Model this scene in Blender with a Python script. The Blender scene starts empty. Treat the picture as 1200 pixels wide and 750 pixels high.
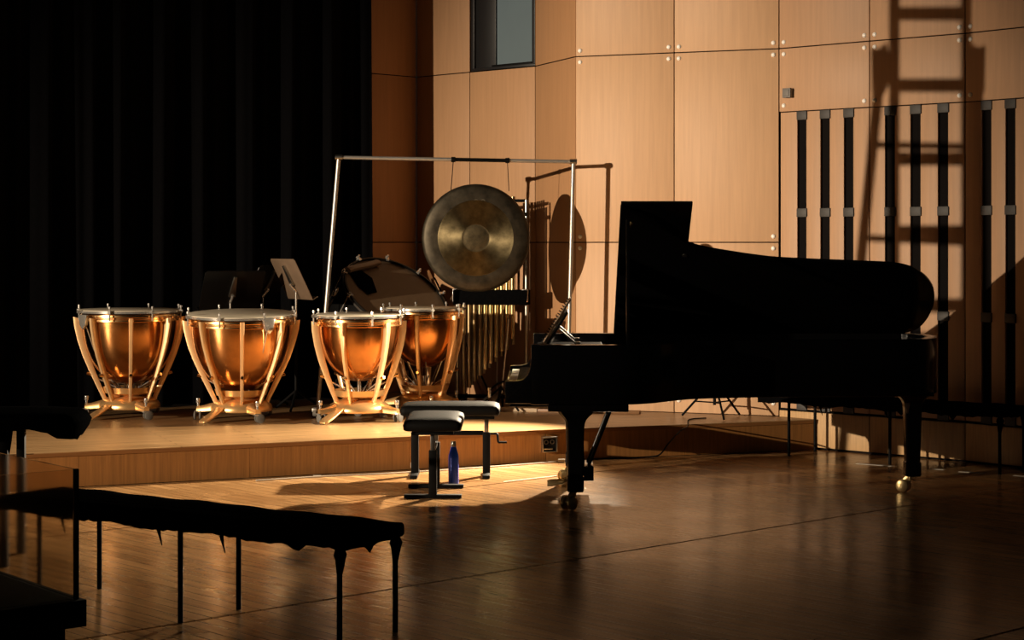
import bpy, bmesh, math, random
from mathutils import Vector, Matrix
random.seed(7)
sc = bpy.context.scene
C = sc.collection
F, CX, HY, HC = 2200.0, 600.0, 284.0, 1.6        # focal length in px, principal column, horizon row, eye height

# ------------------------------------------------------------------ camera, world, lights
cam_d = bpy.data.cameras.new('camera'); cam = bpy.data.objects.new('camera', cam_d); C.objects.link(cam)
cam.location = (0, 0, HC); cam.rotation_euler = (math.pi/2, 0, 0)
cam_d.sensor_width = 36; cam_d.lens = F/1200*36; cam_d.shift_y = (HY-375)/1200; cam_d.clip_end = 100
sc.camera = cam
w = bpy.data.worlds.new('dark_hall'); sc.world = w; w.use_nodes = True
w.node_tree.nodes['Background'].inputs[0].default_value = (1.0, 0.86, 0.72, 1)
w.node_tree.nodes['Background'].inputs[1].default_value = 0.006
vs = sc.view_settings
vs.view_transform = 'Standard'; vs.look = 'None'; vs.gamma = 1; vs.use_curve_mapping = False; vs.exposure = 0.0

KEY = Vector((-15.4, 1.8, 3.45))                   # spotlight in the house, far to the left
def spot(name, loc, target, power, col, deg, blend, rad):
    d = bpy.data.lights.new(name, 'SPOT'); d.energy = power; d.color = col
    d.spot_size = math.radians(deg); d.spot_blend = blend; d.shadow_soft_size = rad
    o = bpy.data.objects.new(name, d); C.objects.link(o); o.location = loc
    o.rotation_euler = (Vector(target)-Vector(loc)).to_track_quat('-Z', 'Y').to_euler()
    return o
spot('house_spotlight', KEY, (0.75, 15.2, 1.2), 23500, (1.0, 0.80, 0.58), 23.5, 1.0, 0.042)

# ------------------------------------------------------------------ helpers
def gnd(px, py, z=0.0):
    D = F*(HC-z)/(py-HY); return Vector(((px-CX)/F*D, D, z))
def at(px, py, D): return Vector(((px-CX)/F*D, D, HC-(py-HY)*D/F))

class MB:
    def __init__(s): s.v = []; s.f = []
    def add(s, vs_, fs):
        n = len(s.v); s.v += [tuple(p) for p in vs_]; s.f += [tuple(i+n for i in f) for f in fs]; return s
    def box(s, c, d, rz=0, M=None):
        hx, hy, hz = d[0]/2, d[1]/2, d[2]/2
        R = Matrix.Rotation(rz, 3, 'Z') if M is None else M
        P = [Vector(c)+R@Vector((x*hx, y*hy, z*hz)) for x in (-1, 1) for y in (-1, 1) for z in (-1, 1)]
        return s.add(P, [(0,1,3,2),(4,6,7,5),(0,4,5,1),(2,3,7,6),(0,2,6,4),(1,5,7,3)])
    def bar(s, a, b, wd, th, up=(0,0,1)):
        a, b = Vector(a), Vector(b); d = (b-a); L = d.length; d.normalize()
        u = Vector(up); x = d.cross(u)
        if x.length < 1e-4: x = d.cross(Vector((0,1,0)))
        x.normalize(); y = x.cross(d)
        M = Matrix((x, y, d)).transposed()
        return s.box((a+b)/2, (wd, th, L), M=M)
    def cyl(s, a, b, r0, r1=None, n=12):
        return s.tube([a, b], [r0, r0 if r1 is None else r1], n)
    def tube(s, pts, r, n=8, closed=False):
        pts = [Vector(p) for p in pts]; m = len(pts)
        rs = r if isinstance(r, (list, tuple)) else [r]*m
        V = []; prev = None
        for i, p in enumerate(pts):
            if closed: t = pts[(i+1) % m]-pts[i-1]
            else: t = pts[min(i+1, m-1)]-pts[max(i-1, 0)]
            t.normalize()
            if prev is None:
                x = t.cross(Vector((0,0,1)))
                if x.length < 1e-3: x = t.cross(Vector((0,1,0)))
            else: x = prev-t*prev.dot(t)
            x.normalize(); prev = x; y = t.cross(x)
            V += [p+(x*math.cos(2*math.pi*k/n)+y*math.sin(2*math.pi*k/n))*rs[i] for k in range(n)]
        Fc = []
        for i in range(m if closed else m-1):
            j = (i+1) % m
            Fc += [(i*n+k, i*n+(k+1) % n, j*n+(k+1) % n, j*n+k) for k in range(n)]
        if not closed: Fc += [tuple(range(n))[::-1], tuple((m-1)*n+k for k in range(n))]
        return s.add(V, Fc)
    def lathe(s, prof, n=40, o=(0,0,0), closed=False):
        V = []; ix = []
        for r, z in prof:
            if r < 1e-6: ix.append([len(V)]*n); V.append((o[0], o[1], o[2]+z))
            else:
                ix.append(list(range(len(V), len(V)+n)))
                V += [(o[0]+r*math.cos(2*math.pi*k/n), o[1]+r*math.sin(2*math.pi*k/n), o[2]+z) for k in range(n)]
        Fc = []
        m = len(prof)
        for i in range(m if closed else m-1):
            a, b = ix[i], ix[(i+1) % m]
            for k in range(n):
                q = [a[k], a[(k+1) % n], b[(k+1) % n], b[k]]
                q = [x for j, x in enumerate(q) if x not in q[:j]]
                if len(q) > 2: Fc.append(tuple(q))
        return s.add(V, Fc)
    def prism(s, poly, f0, f1):
        """poly: 2D points; f0,f1 map a 2D point to 3D for the two caps"""
        n = len(poly)
        V = [f0(p) for p in poly]+[f1(p) for p in poly]
        return s.add(V, [tuple(range(n))[::-1], tuple(range(n, 2*n))]+[(i, (i+1) % n, n+(i+1) % n, n+i) for i in range(n)])
    def loft(s, secs):
        """secs: list of equal-length 3D rings"""
        n = len(secs[0]); V = [p for q in secs for p in q]; Fc = []
        for i in range(len(secs)-1):
            Fc += [(i*n+k, i*n+(k+1) % n, (i+1)*n+(k+1) % n, (i+1)*n+k) for k in range(n)]
        m = len(secs)-1
        Fc += [tuple(range(n))[::-1], tuple(m*n+k for k in range(n))]
        return s.add(V, Fc)
    def build(s, name, mat, parent=None, bevel=0, smooth=True, ang=38):
        me = bpy.data.meshes.new(name); me.from_pydata(s.v, [], s.f); me.validate()
        bm = bmesh.new(); bm.from_mesh(me)
        bmesh.ops.recalc_face_normals(bm, faces=bm.faces)
        if bevel:
            ed = [e for e in bm.edges if len(e.link_faces) == 2 and e.calc_face_angle(0) > 0.6]
            bmesh.ops.bevel(bm, geom=ed, offset=bevel, segments=2, affect='EDGES', profile=0.5, clamp_overlap=True)
        bm.to_mesh(me); bm.free()
        if smooth:
            me.polygons.foreach_set('use_smooth', [True]*len(me.polygons)); me.set_sharp_from_angle(angle=math.radians(ang))
        me.materials.append(mat)
        o = bpy.data.objects.new(name, me); C.objects.link(o)
        if parent: o.parent = parent
        return o
def tag(o, label, cat, group=None, kind=None):
    o['label'] = label; o['category'] = cat
    if group: o['group'] = group
    if kind: o['kind'] = kind
    return o
def thing(name, label, cat, loc=(0,0,0), rz=0, group=None):
    o = bpy.data.objects.new(name, None); C.objects.link(o); o.location = loc; o.rotation_euler = (0, 0, rz)
    o.empty_display_size = 0.1
    return tag(o, label, cat, group)
def inst(o, name, parent, loc=None, rot=None):
    c = bpy.data.objects.new(name, o.data); C.objects.link(c); c.parent = parent
    if loc is not None: c.location = loc
    if rot is not None: c.rotation_euler = rot
    return c
def copy_tree(o, parent=None):
    c = o.copy(); C.objects.link(c); c.parent = parent
    for ch in list(o.children): copy_tree(ch, c)
    return c
def catmull(P, k=6, closed=False):
    out = []; n = len(P)
    for i in range(n if closed else n-1):
        g = (lambda j: P[j % n]) if closed else (lambda j: P[max(0, min(n-1, j))])
        p0, p1, p2, p3 = [Vector(g(i+d)) for d in (-1, 0, 1, 2)]
        for j in range(k):
            t = j/k
            out.append(0.5*((2*p1)+(p2-p0)*t+(2*p0-5*p1+4*p2-p3)*t*t+(3*p1-p0-3*p2+p3)*t**3))
    if not closed: out.append(Vector(P[-1]))
    return out

# ------------------------------------------------------------------ materials
def mat(name, col, rough=0.5, metal=0.0, spec=0.5, noise=0.0, nscale=(8,8,8), bump=0.0, rnoise=0.0, rand=0.0, aniso=0.0, coat=0.0, trans=0.0, emit=0.0):
    m = bpy.data.materials.new(name); m.use_nodes = True
    nt = m.node_tree; b = nt.nodes['Principled BSDF']
    b.inputs['Base Color'].default_value = (*col, 1); b.inputs['Roughness'].default_value = rough
    b.inputs['Metallic'].default_value = metal; b.inputs['Specular IOR Level'].default_value = spec
    b.inputs['Coat Weight'].default_value = coat; b.inputs['Coat Roughness'].default_value = 0.1
    if trans: b.inputs['Transmission Weight'].default_value = trans; b.inputs['IOR'].default_value = 1.49
    if emit: b.inputs['Emission Color'].default_value = (*col, 1); b.inputs['Emission Strength'].default_value = emit
    L = nt.links.new
    if noise or bump or rnoise:
        tc = nt.nodes.new('ShaderNodeTexCoord'); mp = nt.nodes.new('ShaderNodeMapping'); mp.inputs['Scale'].default_value = nscale
        nz = nt.nodes.new('ShaderNodeTexNoise'); nz.inputs['Scale'].default_value = 1.0; nz.inputs['Detail'].default_value = 6; nz.inputs['Roughness'].default_value = 0.62
        L(tc.outputs['Object'], mp.inputs['Vector']); L(mp.outputs[0], nz.inputs['Vector'])
        if noise or rand:
            rp = nt.nodes.new('ShaderNodeMapRange'); rp.inputs['From Min'].default_value = 0.3; rp.inputs['From Max'].default_value = 0.7
            rp.inputs['To Min'].default_value = 1-noise; rp.inputs['To Max'].default_value = 1+noise*0.6
            L(nz.outputs['Fac'], rp.inputs['Value'])
            val = rp.outputs[0]
            if rand:
                oi = nt.nodes.new('ShaderNodeObjectInfo'); r2 = nt.nodes.new('ShaderNodeMapRange')
                r2.inputs['To Min'].default_value = 1-rand; r2.inputs['To Max'].default_value = 1+rand
                L(oi.outputs['Random'], r2.inputs['Value'])
                mm = nt.nodes.new('ShaderNodeMath'); mm.operation = 'MULTIPLY'; L(val, mm.inputs[0]); L(r2.outputs[0], mm.inputs[1]); val = mm.outputs[0]
            mx = nt.nodes.new('ShaderNodeVectorMath'); mx.operation = 'SCALE'; mx.inputs[0].default_value = col
            L(val, mx.inputs['Scale']); L(mx.outputs[0], b.inputs['Base Color'])
        if bump:
            bp = nt.nodes.new('ShaderNodeBump'); bp.inputs['Strength'].default_value = bump; bp.inputs['Distance'].default_value = 0.01
            L(nz.outputs['Fac'], bp.inputs['Height']); L(bp.outputs[0], b.inputs['Normal'])
        if rnoise:
            r3 = nt.nodes.new('ShaderNodeMapRange'); r3.inputs['To Min'].default_value = max(0.02, rough-rnoise); r3.inputs['To Max'].default_value = rough+rnoise
            L(nz.outputs['Fac'], r3.inputs['Value']); L(r3.outputs[0], b.inputs['Roughness'])
    if aniso:
        b.inputs['Anisotropic'].default_value = aniso
        tg = nt.nodes.new('ShaderNodeTangent'); tg.direction_type = 'RADIAL'; tg.axis = 'Z'; L(tg.outputs[0], b.inputs['Tangent']); b.inputs['Anisotropic Rotation'].default_value = .25
    return m
def plank_mat(name, c1, c2, rz, bw, bh, rough, spec, coat=0.0):
    m = mat(name, c1, rough, spec=spec, coat=coat); nt = m.node_tree; b = nt.nodes['Principled BSDF']; L = nt.links.new
    ge = nt.nodes.new('ShaderNodeNewGeometry'); mp = nt.nodes.new('ShaderNodeMapping'); mp.inputs['Rotation'].default_value = (0, 0, -rz)
    br = nt.nodes.new('ShaderNodeTexBrick'); br.offset = 0.37; br.inputs['Scale'].default_value = 1
    br.inputs['Brick Width'].default_value = bw; br.inputs['Row Height'].default_value = bh; br.inputs['Mortar Size'].default_value = 0.0035
    br.inputs['Color1'].default_value = (*c1, 1); br.inputs['Color2'].default_value = (*c2, 1); br.inputs['Mortar'].default_value = (c1[0]*.25, c1[1]*.22, c1[2]*.2, 1)
    L(ge.outputs['Position'], mp.inputs['Vector']); L(mp.outputs[0], br.inputs['Vector'])
    m2 = nt.nodes.new('ShaderNodeMapping'); m2.inputs['Rotation'].default_value = (0, 0, -rz)
    sc2 = nt.nodes.new('ShaderNodeVectorMath'); sc2.operation = 'MULTIPLY'; sc2.inputs[1].default_value = (2.2, 26, 2.2)
    nz = nt.nodes.new('ShaderNodeTexNoise'); nz.inputs['Scale'].default_value = 1; nz.inputs['Detail'].default_value = 7; nz.inputs['Roughness'].default_value = 0.65
    L(ge.outputs['Position'], m2.inputs['Vector']); L(m2.outputs[0], sc2.inputs[0]); L(sc2.outputs[0], nz.inputs['Vector'])
    rp = nt.nodes.new('ShaderNodeMapRange'); rp.inputs['From Min'].default_value = 0.3; rp.inputs['From Max'].default_value = 0.7; rp.inputs['To Min'].default_value = 0.6; rp.inputs['To Max'].default_value = 1.2
    L(nz.outputs['Fac'], rp.inputs['Value'])
    mx = nt.nodes.new('ShaderNodeVectorMath'); mx.operation = 'SCALE'
    L(br.outputs['Color'], mx.inputs[0]); L(rp.outputs[0], mx.inputs['Scale']); L(mx.outputs[0], b.inputs['Base Color'])
    n3 = nt.nodes.new('ShaderNodeTexNoise'); n3.inputs['Scale'].default_value = 1.7; n3.inputs['Detail'].default_value = 4
    L(ge.outputs['Position'], n3.inputs['Vector'])
    r3 = nt.nodes.new('ShaderNodeMapRange'); r3.inputs['From Min'].default_value = 0.3; r3.inputs['From Max'].default_value = 0.7; r3.inputs['To Min'].default_value = rough-0.03; r3.inputs['To Max'].default_value = rough+0.04
    L(n3.outputs['Fac'], r3.inputs['Value']); L(r3.outputs[0], b.inputs['Roughness'])
    bp = nt.nodes.new('ShaderNodeBump'); bp.inputs['Strength'].default_value = 0.25; bp.inputs['Distance'].default_value = 0.003
    ad = nt.nodes.new('ShaderNodeMath'); ad.operation = 'MULTIPLY_ADD'; ad.inputs[1].default_value = -2.0; L(nz.outputs['Fac'], ad.inputs[2]); L(br.outputs['Fac'], ad.inputs[0])
    L(ad.outputs[0], bp.inputs['Height']); L(bp.outputs[0], b.inputs['Normal'])
    return m

SEAM = math.atan2(0.68, 0.733)
M = dict(
    floor=plank_mat('stage_floor_wood', (.46,.26,.11), (.32,.17,.068), SEAM+math.pi/2, 1.3, .085, .215, .5),
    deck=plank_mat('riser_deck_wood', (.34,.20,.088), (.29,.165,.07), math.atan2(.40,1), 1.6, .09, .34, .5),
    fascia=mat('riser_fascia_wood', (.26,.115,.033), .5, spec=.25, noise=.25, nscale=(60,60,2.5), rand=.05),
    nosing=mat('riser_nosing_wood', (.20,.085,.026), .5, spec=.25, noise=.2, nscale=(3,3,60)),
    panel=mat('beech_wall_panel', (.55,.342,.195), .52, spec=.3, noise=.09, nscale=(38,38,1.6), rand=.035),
    panel_dimmed=mat('beech_wall_panel_warm_dimmed', (.40,.228,.118), .52, spec=.3, noise=.09, nscale=(38,38,1.6), rand=.03),  # beech tone darkened to dim the facet that faces the spotlight squarely
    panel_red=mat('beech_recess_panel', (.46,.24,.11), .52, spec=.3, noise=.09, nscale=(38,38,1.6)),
    panel_shaded=mat('beech_wall_panel_reddish_dimmed', (.36,.195,.095), .52, spec=.3, noise=.09, nscale=(38,38,1.6), rand=.03),  # darker beech copy, the narrow return's dimmer light put into its colour
    slatwood=mat('beech_slat', (.46,.28,.165), .52, spec=.3, noise=.09, nscale=(38,38,1.6), rand=.03),
    basewood=mat('beech_base_panel', (.52,.33,.16), .5, spec=.3, noise=.2, nscale=(60,60,3)),
    void=mat('black_void', (.006,.005,.005), 1, spec=.1),
    bolt=mat('white_bolt', (.95,.93,.88), .3, noise=.05),
    clip=mat('grey_clip', (.04,.038,.037), .6, noise=.2),
    velvet=mat('black_curtain', (.002,.002,.0025), .95, spec=.05, noise=.3, nscale=(60,60,60)),
    cloth=mat('black_cloth', (.0028,.0028,.003), 1, spec=.0, noise=.3, nscale=(40,40,40), bump=.3),
    blackmetal=mat('black_metal', (.0035,.0035,.0035), .6, spec=.08, noise=.1),
    piano=mat('black_lacquer', (.0022,.0022,.0024), .16, spec=.35, noise=.05, rnoise=.03),
    plate=mat('bronze_plate', (.10,.065,.02), .5, metal=.8, noise=.1),
    brass=mat('brass', (.70,.52,.25), .28, metal=.85, noise=.15),
    steel=mat('dull_steel', (.42,.40,.36), .3, metal=1, noise=.1),
    chrome=mat('chrome', (.66,.63,.58), .16, metal=.8, noise=.04),
    alu=mat('brushed_aluminium', (.45,.43,.40), .42, metal=.7, noise=.1, nscale=(5,5,60)),
    ivory=mat('white_key', (.72,.70,.62), .25, noise=.03),
    leather=mat('black_leather', (.0035,.0033,.003), .6, spec=.08, bump=.25, nscale=(120,120,120)),
    bluemet=mat('blue_bottle_paint', (.012,.055,.55), .25, metal=.2, spec=.6, noise=.05),
    copper=mat('copper_bowl', (.58,.26,.085), .2, metal=1, noise=.25, nscale=(6,6,6), bump=.05, rnoise=.05, aniso=.55),
    band=mat('copper_band', (.90,.55,.24), .2, metal=1, noise=.08),
    strut=mat('gilt_strut', (.86,.56,.28), .34, metal=.55, spec=.5, noise=.08),
    base=mat('gilt_cast_base', (.85,.52,.22), .3, metal=.75, noise=.15, bump=.1),
    skin=mat('drum_head', (.66,.58,.44), .4, noise=.05),
    skin2=mat('translucent_drum_head', (.14,.095,.055), .45, noise=.12),
    rubber=mat('grey_rubber', (.13,.12,.105), .6, noise=.1),
    gongdark=mat('gong_dark_patina', (.048,.040,.027), .5, metal=.8, noise=.6, nscale=(9,9,9), rnoise=.1),
    gongface=mat('gong_turned_bronze', (.19,.15,.08), .42, metal=1, noise=.45, nscale=(14,14,14), rnoise=.08, aniso=.8),
    gongboss=mat('gong_boss', (.10,.08,.045), .5, metal=.9, noise=.45, nscale=(20,20,20)),
    stamp=mat('gong_stamp', (.10,.085,.055), .5, metal=.6, noise=.1),
    chime=mat('brass_tube', (.82,.66,.34), .2, metal=1, noise=.06),
    chimedull=mat('dull_bronze_tube', (.30,.22,.12), .32, metal=1, noise=.1),
    standbrown=mat('bronze_brown_desk', (.17,.115,.075), .4, metal=.2, noise=.12),
    standblack=mat('black_desk', (.004,.0038,.0035), .3, spec=.3, noise=.1),
    wood=mat('brown_wood', (.22,.11,.045), .5, noise=.25, nscale=(30,30,3)),
    palewood=mat('pale_board', (.55,.42,.28), .5, noise=.15, nscale=(4,40,40)),
    paper=mat('score_cover', (.30,.21,.14), .6, noise=.05),
    tape=mat('white_tape', (.62,.56,.47), .7, noise=.08),
    whitecable=mat('white_cable', (.40,.34,.27), .5, noise=.05),
    box=mat('grey_wall_box', (.16,.15,.14), .6, noise=.1),
    window=mat('booth_window_glow', (.06,.072,.069), .2, emit=1.0, noise=.06, nscale=(6,6,3)),
    frame=mat('black_window_frame', (.010,.010,.011), .4, noise=.1),
    lens=mat('lamp_lens', (1.0,.93,.80), .3, emit=3.0),
)
ac = mat('smoky_acrylic', (.80,.74,.66), .08, trans=1.0, spec=.5); ac.node_tree.nodes['Principled BSDF'].inputs['IOR'].default_value = 1.03
nt = ac.node_tree; nzz = nt.nodes.new('ShaderNodeTexNoise'); nzz.inputs['Scale'].default_value = 3
mr = nt.nodes.new('ShaderNodeMapRange'); mr.inputs['To Min'].default_value = .04; mr.inputs['To Max'].default_value = .16
nt.links.new(nzz.outputs['Fac'], mr.inputs['Value']); nt.links.new(mr.outputs[0], nt.nodes['Principled BSDF'].inputs['Roughness'])
M['acrylic'] = ac
nt = M['gongface'].node_tree

# ------------------------------------------------------------------ floor: stage slabs laid in diagonal strips
def clip(poly, x0, x1, y0, y1):
    for ax, lim, sg in ((0, x0, 1), (0, x1, -1), (1, y0, 1), (1, y1, -1)):
        out = []
        for i in range(len(poly)):
            a, b = poly[i-1], poly[i]; ia = sg*(a[ax]-lim) >= 0; ib = sg*(b[ax]-lim) >= 0
            if ia != ib:
                t = (lim-a[ax])/(b[ax]-a[ax]); out.append((a[0]+(b[0]-a[0])*t, a[1]+(b[1]-a[1])*t))
            if ib: out.append(b)
        poly = out
        if not poly: return []
    return poly
FX0, FX1, FY0, FY1 = -6.5, 5.2, 3.0, 17.6
floor = tag(MB().box(((FX0+FX1)/2, (FY0+FY1)/2, -.06), (FX1-FX0, FY1-FY0, .06)).build('floor', M['void'], smooth=False),
            'dark glossy wooden stage floor with long diagonal joints', 'floor', kind='structure')
dv = Vector((math.cos(SEAM), math.sin(SEAM))); nv = Vector((-dv.y, dv.x))
off0 = nv.dot(Vector((-.55, 8.67)))
for k in range(-4, 7):
    a0 = off0+2.46*k+.010; a1 = off0+2.46*(k+1)-.010
    q = [tuple(nv*a+dv*s) for a, s in ((a0, -30), (a0, 30), (a1, 30), (a1, -30))]
    q = clip(q, FX0, FX1, FY0, FY1)
    if len(q) > 2:
        MB().prism(q, lambda p: (p[0], p[1], -.03), lambda p: (p[0], p[1], 0)).build('floor_panel', M['floor'], floor, smooth=False)

# ------------------------------------------------------------------ walls
V = [Vector(p) for p in ((-1.5,16.65), (-.88,17.27), (.20,16.20), (.52,15.37), (2.095,14.73), (2.70,14.18), (3.295,13.65), (3.80,13.03), (4.35,12.35))]
RZ = .235                                       # riser height
ZT = 4.62
def facet(i): 
    a, b = V[i], V[i+1]; d = (b-a); L = d.length; d.normalize(); n = Vector((d.y, -d.x))
    if n.y > 0: n = -n
    return a, d, n, L
def spx(i, px):                                  # distance along facet i where the sight line of column px meets it
    a, d, n, L = facet(i); k = (px-CX)/F
    return (k*a.y-a.x)/(d.x-k*d.y)
def wbox(mb, i, s0, s1, z0, z1, t0, t1):         # box on facet i, t = distance in front of the wall line
    a, d, n, L = facet(i)
    P = [(*(a+d*s+n*t), z) for s in (s0, s1) for t in (t0, t1) for z in (z0, z1)]
    return mb.add(P, [(0,1,3,2),(4,6,7,5),(0,4,5,1),(2,3,7,6),(0,2,6,4),(1,5,7,3)])
G = .004
def panel(par, i, s0, s1, z0, z1, m='panel', t=0.0, name='wood_panel'):
    return wbox(MB(), i, s0+G, s1-G, z0+G, z1-G, -.02, t).build(name, M[m], par, bevel=.0025)
bolt_me = MB().lathe([(0,.011),(.009,.010),(.016,.005),(.018,0),(.018,-.004),(0,-.004)], 14).build('bolt', M['bolt'])
bolt_used = [False]
def bolt(par, i, s, z):
    a, d, n, L = facet(i); p = a+d*s+n*.002
    o = bolt_me if not bolt_used[0] else bpy.data.objects.new('bolt', bolt_me.data)
    if bolt_used[0]: C.objects.link(o)
    bolt_used[0] = True
    o.parent = par; o.location = (p.x, p.y, z); o.rotation_euler = Vector((n.x, n.y, 0)).to_track_quat('Z', 'Y').to_euler()
def backing(name, label, cells):
    mb = MB()
    for i, s0, s1, z0, z1 in cells: wbox(mb, i, s0, s1, z0, z1, -.12, -.022)
    return tag(mb.build(name, M['void'], smooth=False), label, 'wall', kind='structure')
Lf = [facet(i)[3] for i in range(len(V)-1)]
ZJ = [RZ, 1.6, 3.12, ZT]
# facet 0: recess beside the curtain
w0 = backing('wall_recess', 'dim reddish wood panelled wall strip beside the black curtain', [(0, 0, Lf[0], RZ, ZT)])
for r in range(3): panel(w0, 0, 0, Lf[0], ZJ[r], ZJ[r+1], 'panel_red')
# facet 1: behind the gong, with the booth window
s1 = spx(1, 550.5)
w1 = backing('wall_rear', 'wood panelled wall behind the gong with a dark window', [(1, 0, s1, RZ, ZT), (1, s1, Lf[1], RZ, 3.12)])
for r in range(3): panel(w1, 1, 0, s1, ZJ[r], ZJ[r+1], 'panel_dimmed')
for r in range(2): panel(w1, 1, s1, Lf[1], ZJ[r], ZJ[r+1], 'panel_dimmed')
win = tag(wbox(wbox(wbox(MB(), 1, s1+.01, s1+.05, 3.14, ZT, -.30, -.005), 1, Lf[1]-.045, Lf[1]-.01, 3.14, ZT, -.30, -.005), 1, s1+.01, Lf[1]-.01, 3.125, 3.15, -.30, -.005).build('window_1', M['frame'], bevel=.003),
          'tall dark framed booth window with grey glow high in wood wall', 'window', kind='structure')
sA, sB = spx(1, 578), spx(1, 620)
wbox(MB(), 1, s1+.05, sA, 3.15, ZT, -.07, -.03).build('jamb_board', M['frame'], win, bevel=.003)
wbox(MB(), 1, sB+.005, Lf[1]-.045, 3.15, ZT, -.07, -.03).build('jamb_board', M['frame'], win, bevel=.003)
wbox(MB(), 1, sA, sB+.005, 3.15, ZT, -.08, -.05).build('pane', M['window'], win)
wbox(MB(), 1, sA-.02, Lf[1]-.05, 3.15, 3.165, -.03, .0).build('window_sill', M['blackmetal'], win, bevel=.002)
# facet 2: narrow return
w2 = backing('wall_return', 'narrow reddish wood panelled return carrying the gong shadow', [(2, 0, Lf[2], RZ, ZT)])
for r in range(3): panel(w2, 2, 0, Lf[2], ZJ[r], ZJ[r+1], 'panel_shaded')
# facet 3: bright wall behind the piano
s3 = spx(3, 790)
w3 = backing('wall_back', 'bright bolted wood panel wall behind the piano lid', [(3, 0, Lf[3], RZ, ZT)])
for r in range(3):
    panel(w3, 3, 0, s3, ZJ[r], ZJ[r+1]); panel(w3, 3, s3, Lf[3], ZJ[r], ZJ[r+1])
for sa, sb in ((0, s3), (s3, Lf[3])):
    for s in (sa+.04, sb-.045):
        for zj in (1.6, 3.12):
            bolt(w3, 3, s, zj+.047); bolt(w3, 3, s, zj-.047)
        bolt(w3, 3, s, RZ+.10)
# facets 4..7: slotted acoustic wall
cells = []
slots = {4: [939.6, 966.8, 994.4], 5: [1042.8, 1072.8, 1105.0], 6: [1156, 1184, 1213]}
for i in (4, 5, 6, 7): cells.append((i, 0, Lf[i], 0, ZT))
w4 = backing('wall_right', 'slotted acoustic wood wall with a ladder shadow beside the piano tail', cells)
ZS0, ZS1 = .30, 2.62
clip_box = None
for i in (4, 5, 6, 7):
    panel(w4, i, 0, Lf[i], 0.012, ZS0-.012, 'basewood', name='base_panel')
    panel(w4, i, 0, Lf[i], ZS1, 3.12, 'slatwood'); panel(w4, i, 0, Lf[i], 3.12, ZT, 'slatwood')
    for s in (.045, Lf[i]-.045):
        for z in (ZS1+.05, 3.12-.047, 3.12+.047): bolt(w4, i, s, z)
    ss = [spx(i, p) for p in slots[i]] if i in slots else [.18+.22*k for k in range(3)]
    hw = .038
    edges = [0.012 if i == 4 else 0]
    for s in ss: edges += [s-hw, s+hw]
    edges.append(Lf[i])
    for k in range(0, len(edges), 2):
        if edges[k+1]-edges[k] > .02: panel(w4, i, edges[k], edges[k+1], ZS0, ZS1, 'slatwood', name='slat')
    for s in ss:
        for z in (2.585, 1.83, 1.06, .33):
            wbox(MB(), i, s-hw-.004, s+hw+.012, z-.034, z+.034, -.02, .012).build('slot_clip', M['clip'], w4, bevel=.003)
a, d, n, L = facet(4); sbx = spx(4, 925); pb = a+d*sbx
bx = thing('wall_control_box', 'small grey box mounted on the wall above the slots', 'wall box', (pb.x, pb.y, 2.73))
bx.rotation_euler = (0, 0, math.atan2(d.y, d.x))
MB().box((0, -.022, .035), (.075, .044, .075)).build('housing', M['box'], bx, bevel=.004)
MB().box((0, -.047, .035), (.05, .006, .05)).build('cover', M['box'], bx, bevel=.002)

# ------------------------------------------------------------------ riser
front = [Vector(p) for p in ((-5.8, 10.94), (-2.83, 12.26), (-.72, 13.2), (.25, 13.68), (2.35, 14.475))]
poly = [tuple(p) for p in front]+[tuple(V[4]), tuple(V[3]), tuple(V[2]), tuple(V[1]), tuple(V[0]), (-5.8, 14.2)]
riser = tag(MB().prism(poly, lambda p: (p[0], p[1]+.03, 0), lambda p: (p[0], p[1]+.03, RZ-.03)).build('stage_riser', M['void'], smooth=False),
            'low wooden stage riser carrying the timpani, gong and chimes', 'riser', kind='structure')
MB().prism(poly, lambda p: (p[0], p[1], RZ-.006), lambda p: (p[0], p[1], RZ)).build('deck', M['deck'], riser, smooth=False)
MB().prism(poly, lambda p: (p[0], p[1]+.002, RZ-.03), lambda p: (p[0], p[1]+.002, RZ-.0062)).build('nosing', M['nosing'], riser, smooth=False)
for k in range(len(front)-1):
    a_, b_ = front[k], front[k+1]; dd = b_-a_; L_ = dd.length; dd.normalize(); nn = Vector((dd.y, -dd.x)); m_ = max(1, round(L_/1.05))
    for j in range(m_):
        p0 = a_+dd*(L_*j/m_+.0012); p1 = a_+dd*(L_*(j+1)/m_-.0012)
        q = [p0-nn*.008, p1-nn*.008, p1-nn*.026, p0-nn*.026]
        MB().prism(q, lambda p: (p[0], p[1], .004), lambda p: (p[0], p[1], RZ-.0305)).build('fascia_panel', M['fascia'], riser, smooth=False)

# socket box in the riser face
p = front[3]+(front[4]-front[3]).normalized()*0.02; dr = (front[4]-front[3]).normalized()
so = thing('floor_socket_box', 'black electrical socket box with metal rim in riser face', 'socket', (p.x, p.y, .075))
so.rotation_euler = (0, 0, math.atan2(dr.y, dr.x))
fr = MB()
for c_, d_ in (((0,-.012,.105),(.118,.03,.008)), ((0,-.012,.0),(.118,.03,.006)), ((-.055,-.012,.052),(.008,.03,.11)), ((.055,-.012,.052),(.006,.03,.11))): fr.box(c_, d_)
fr.build('rim', M['steel'], so, bevel=.001)
MB().box((0, .0, .052), (.104, .012, .1)).build('backplate', M['blackmetal'], so)
for xx in (-.025, .022):
    MB().lathe([(.012,-.002),(.017,-.002),(.017,.006),(.012,.006)], 16, closed=True).build('socket_ring', M['steel'], so).matrix_local = Matrix.Translation((xx, -.008, .07)) @ Matrix.Rotation(math.pi/2, 4, 'X')
MB().box((-.01, -.012, .022), (.07, .012, .014)).build('connector', M['steel'], so, bevel=.002)

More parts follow.
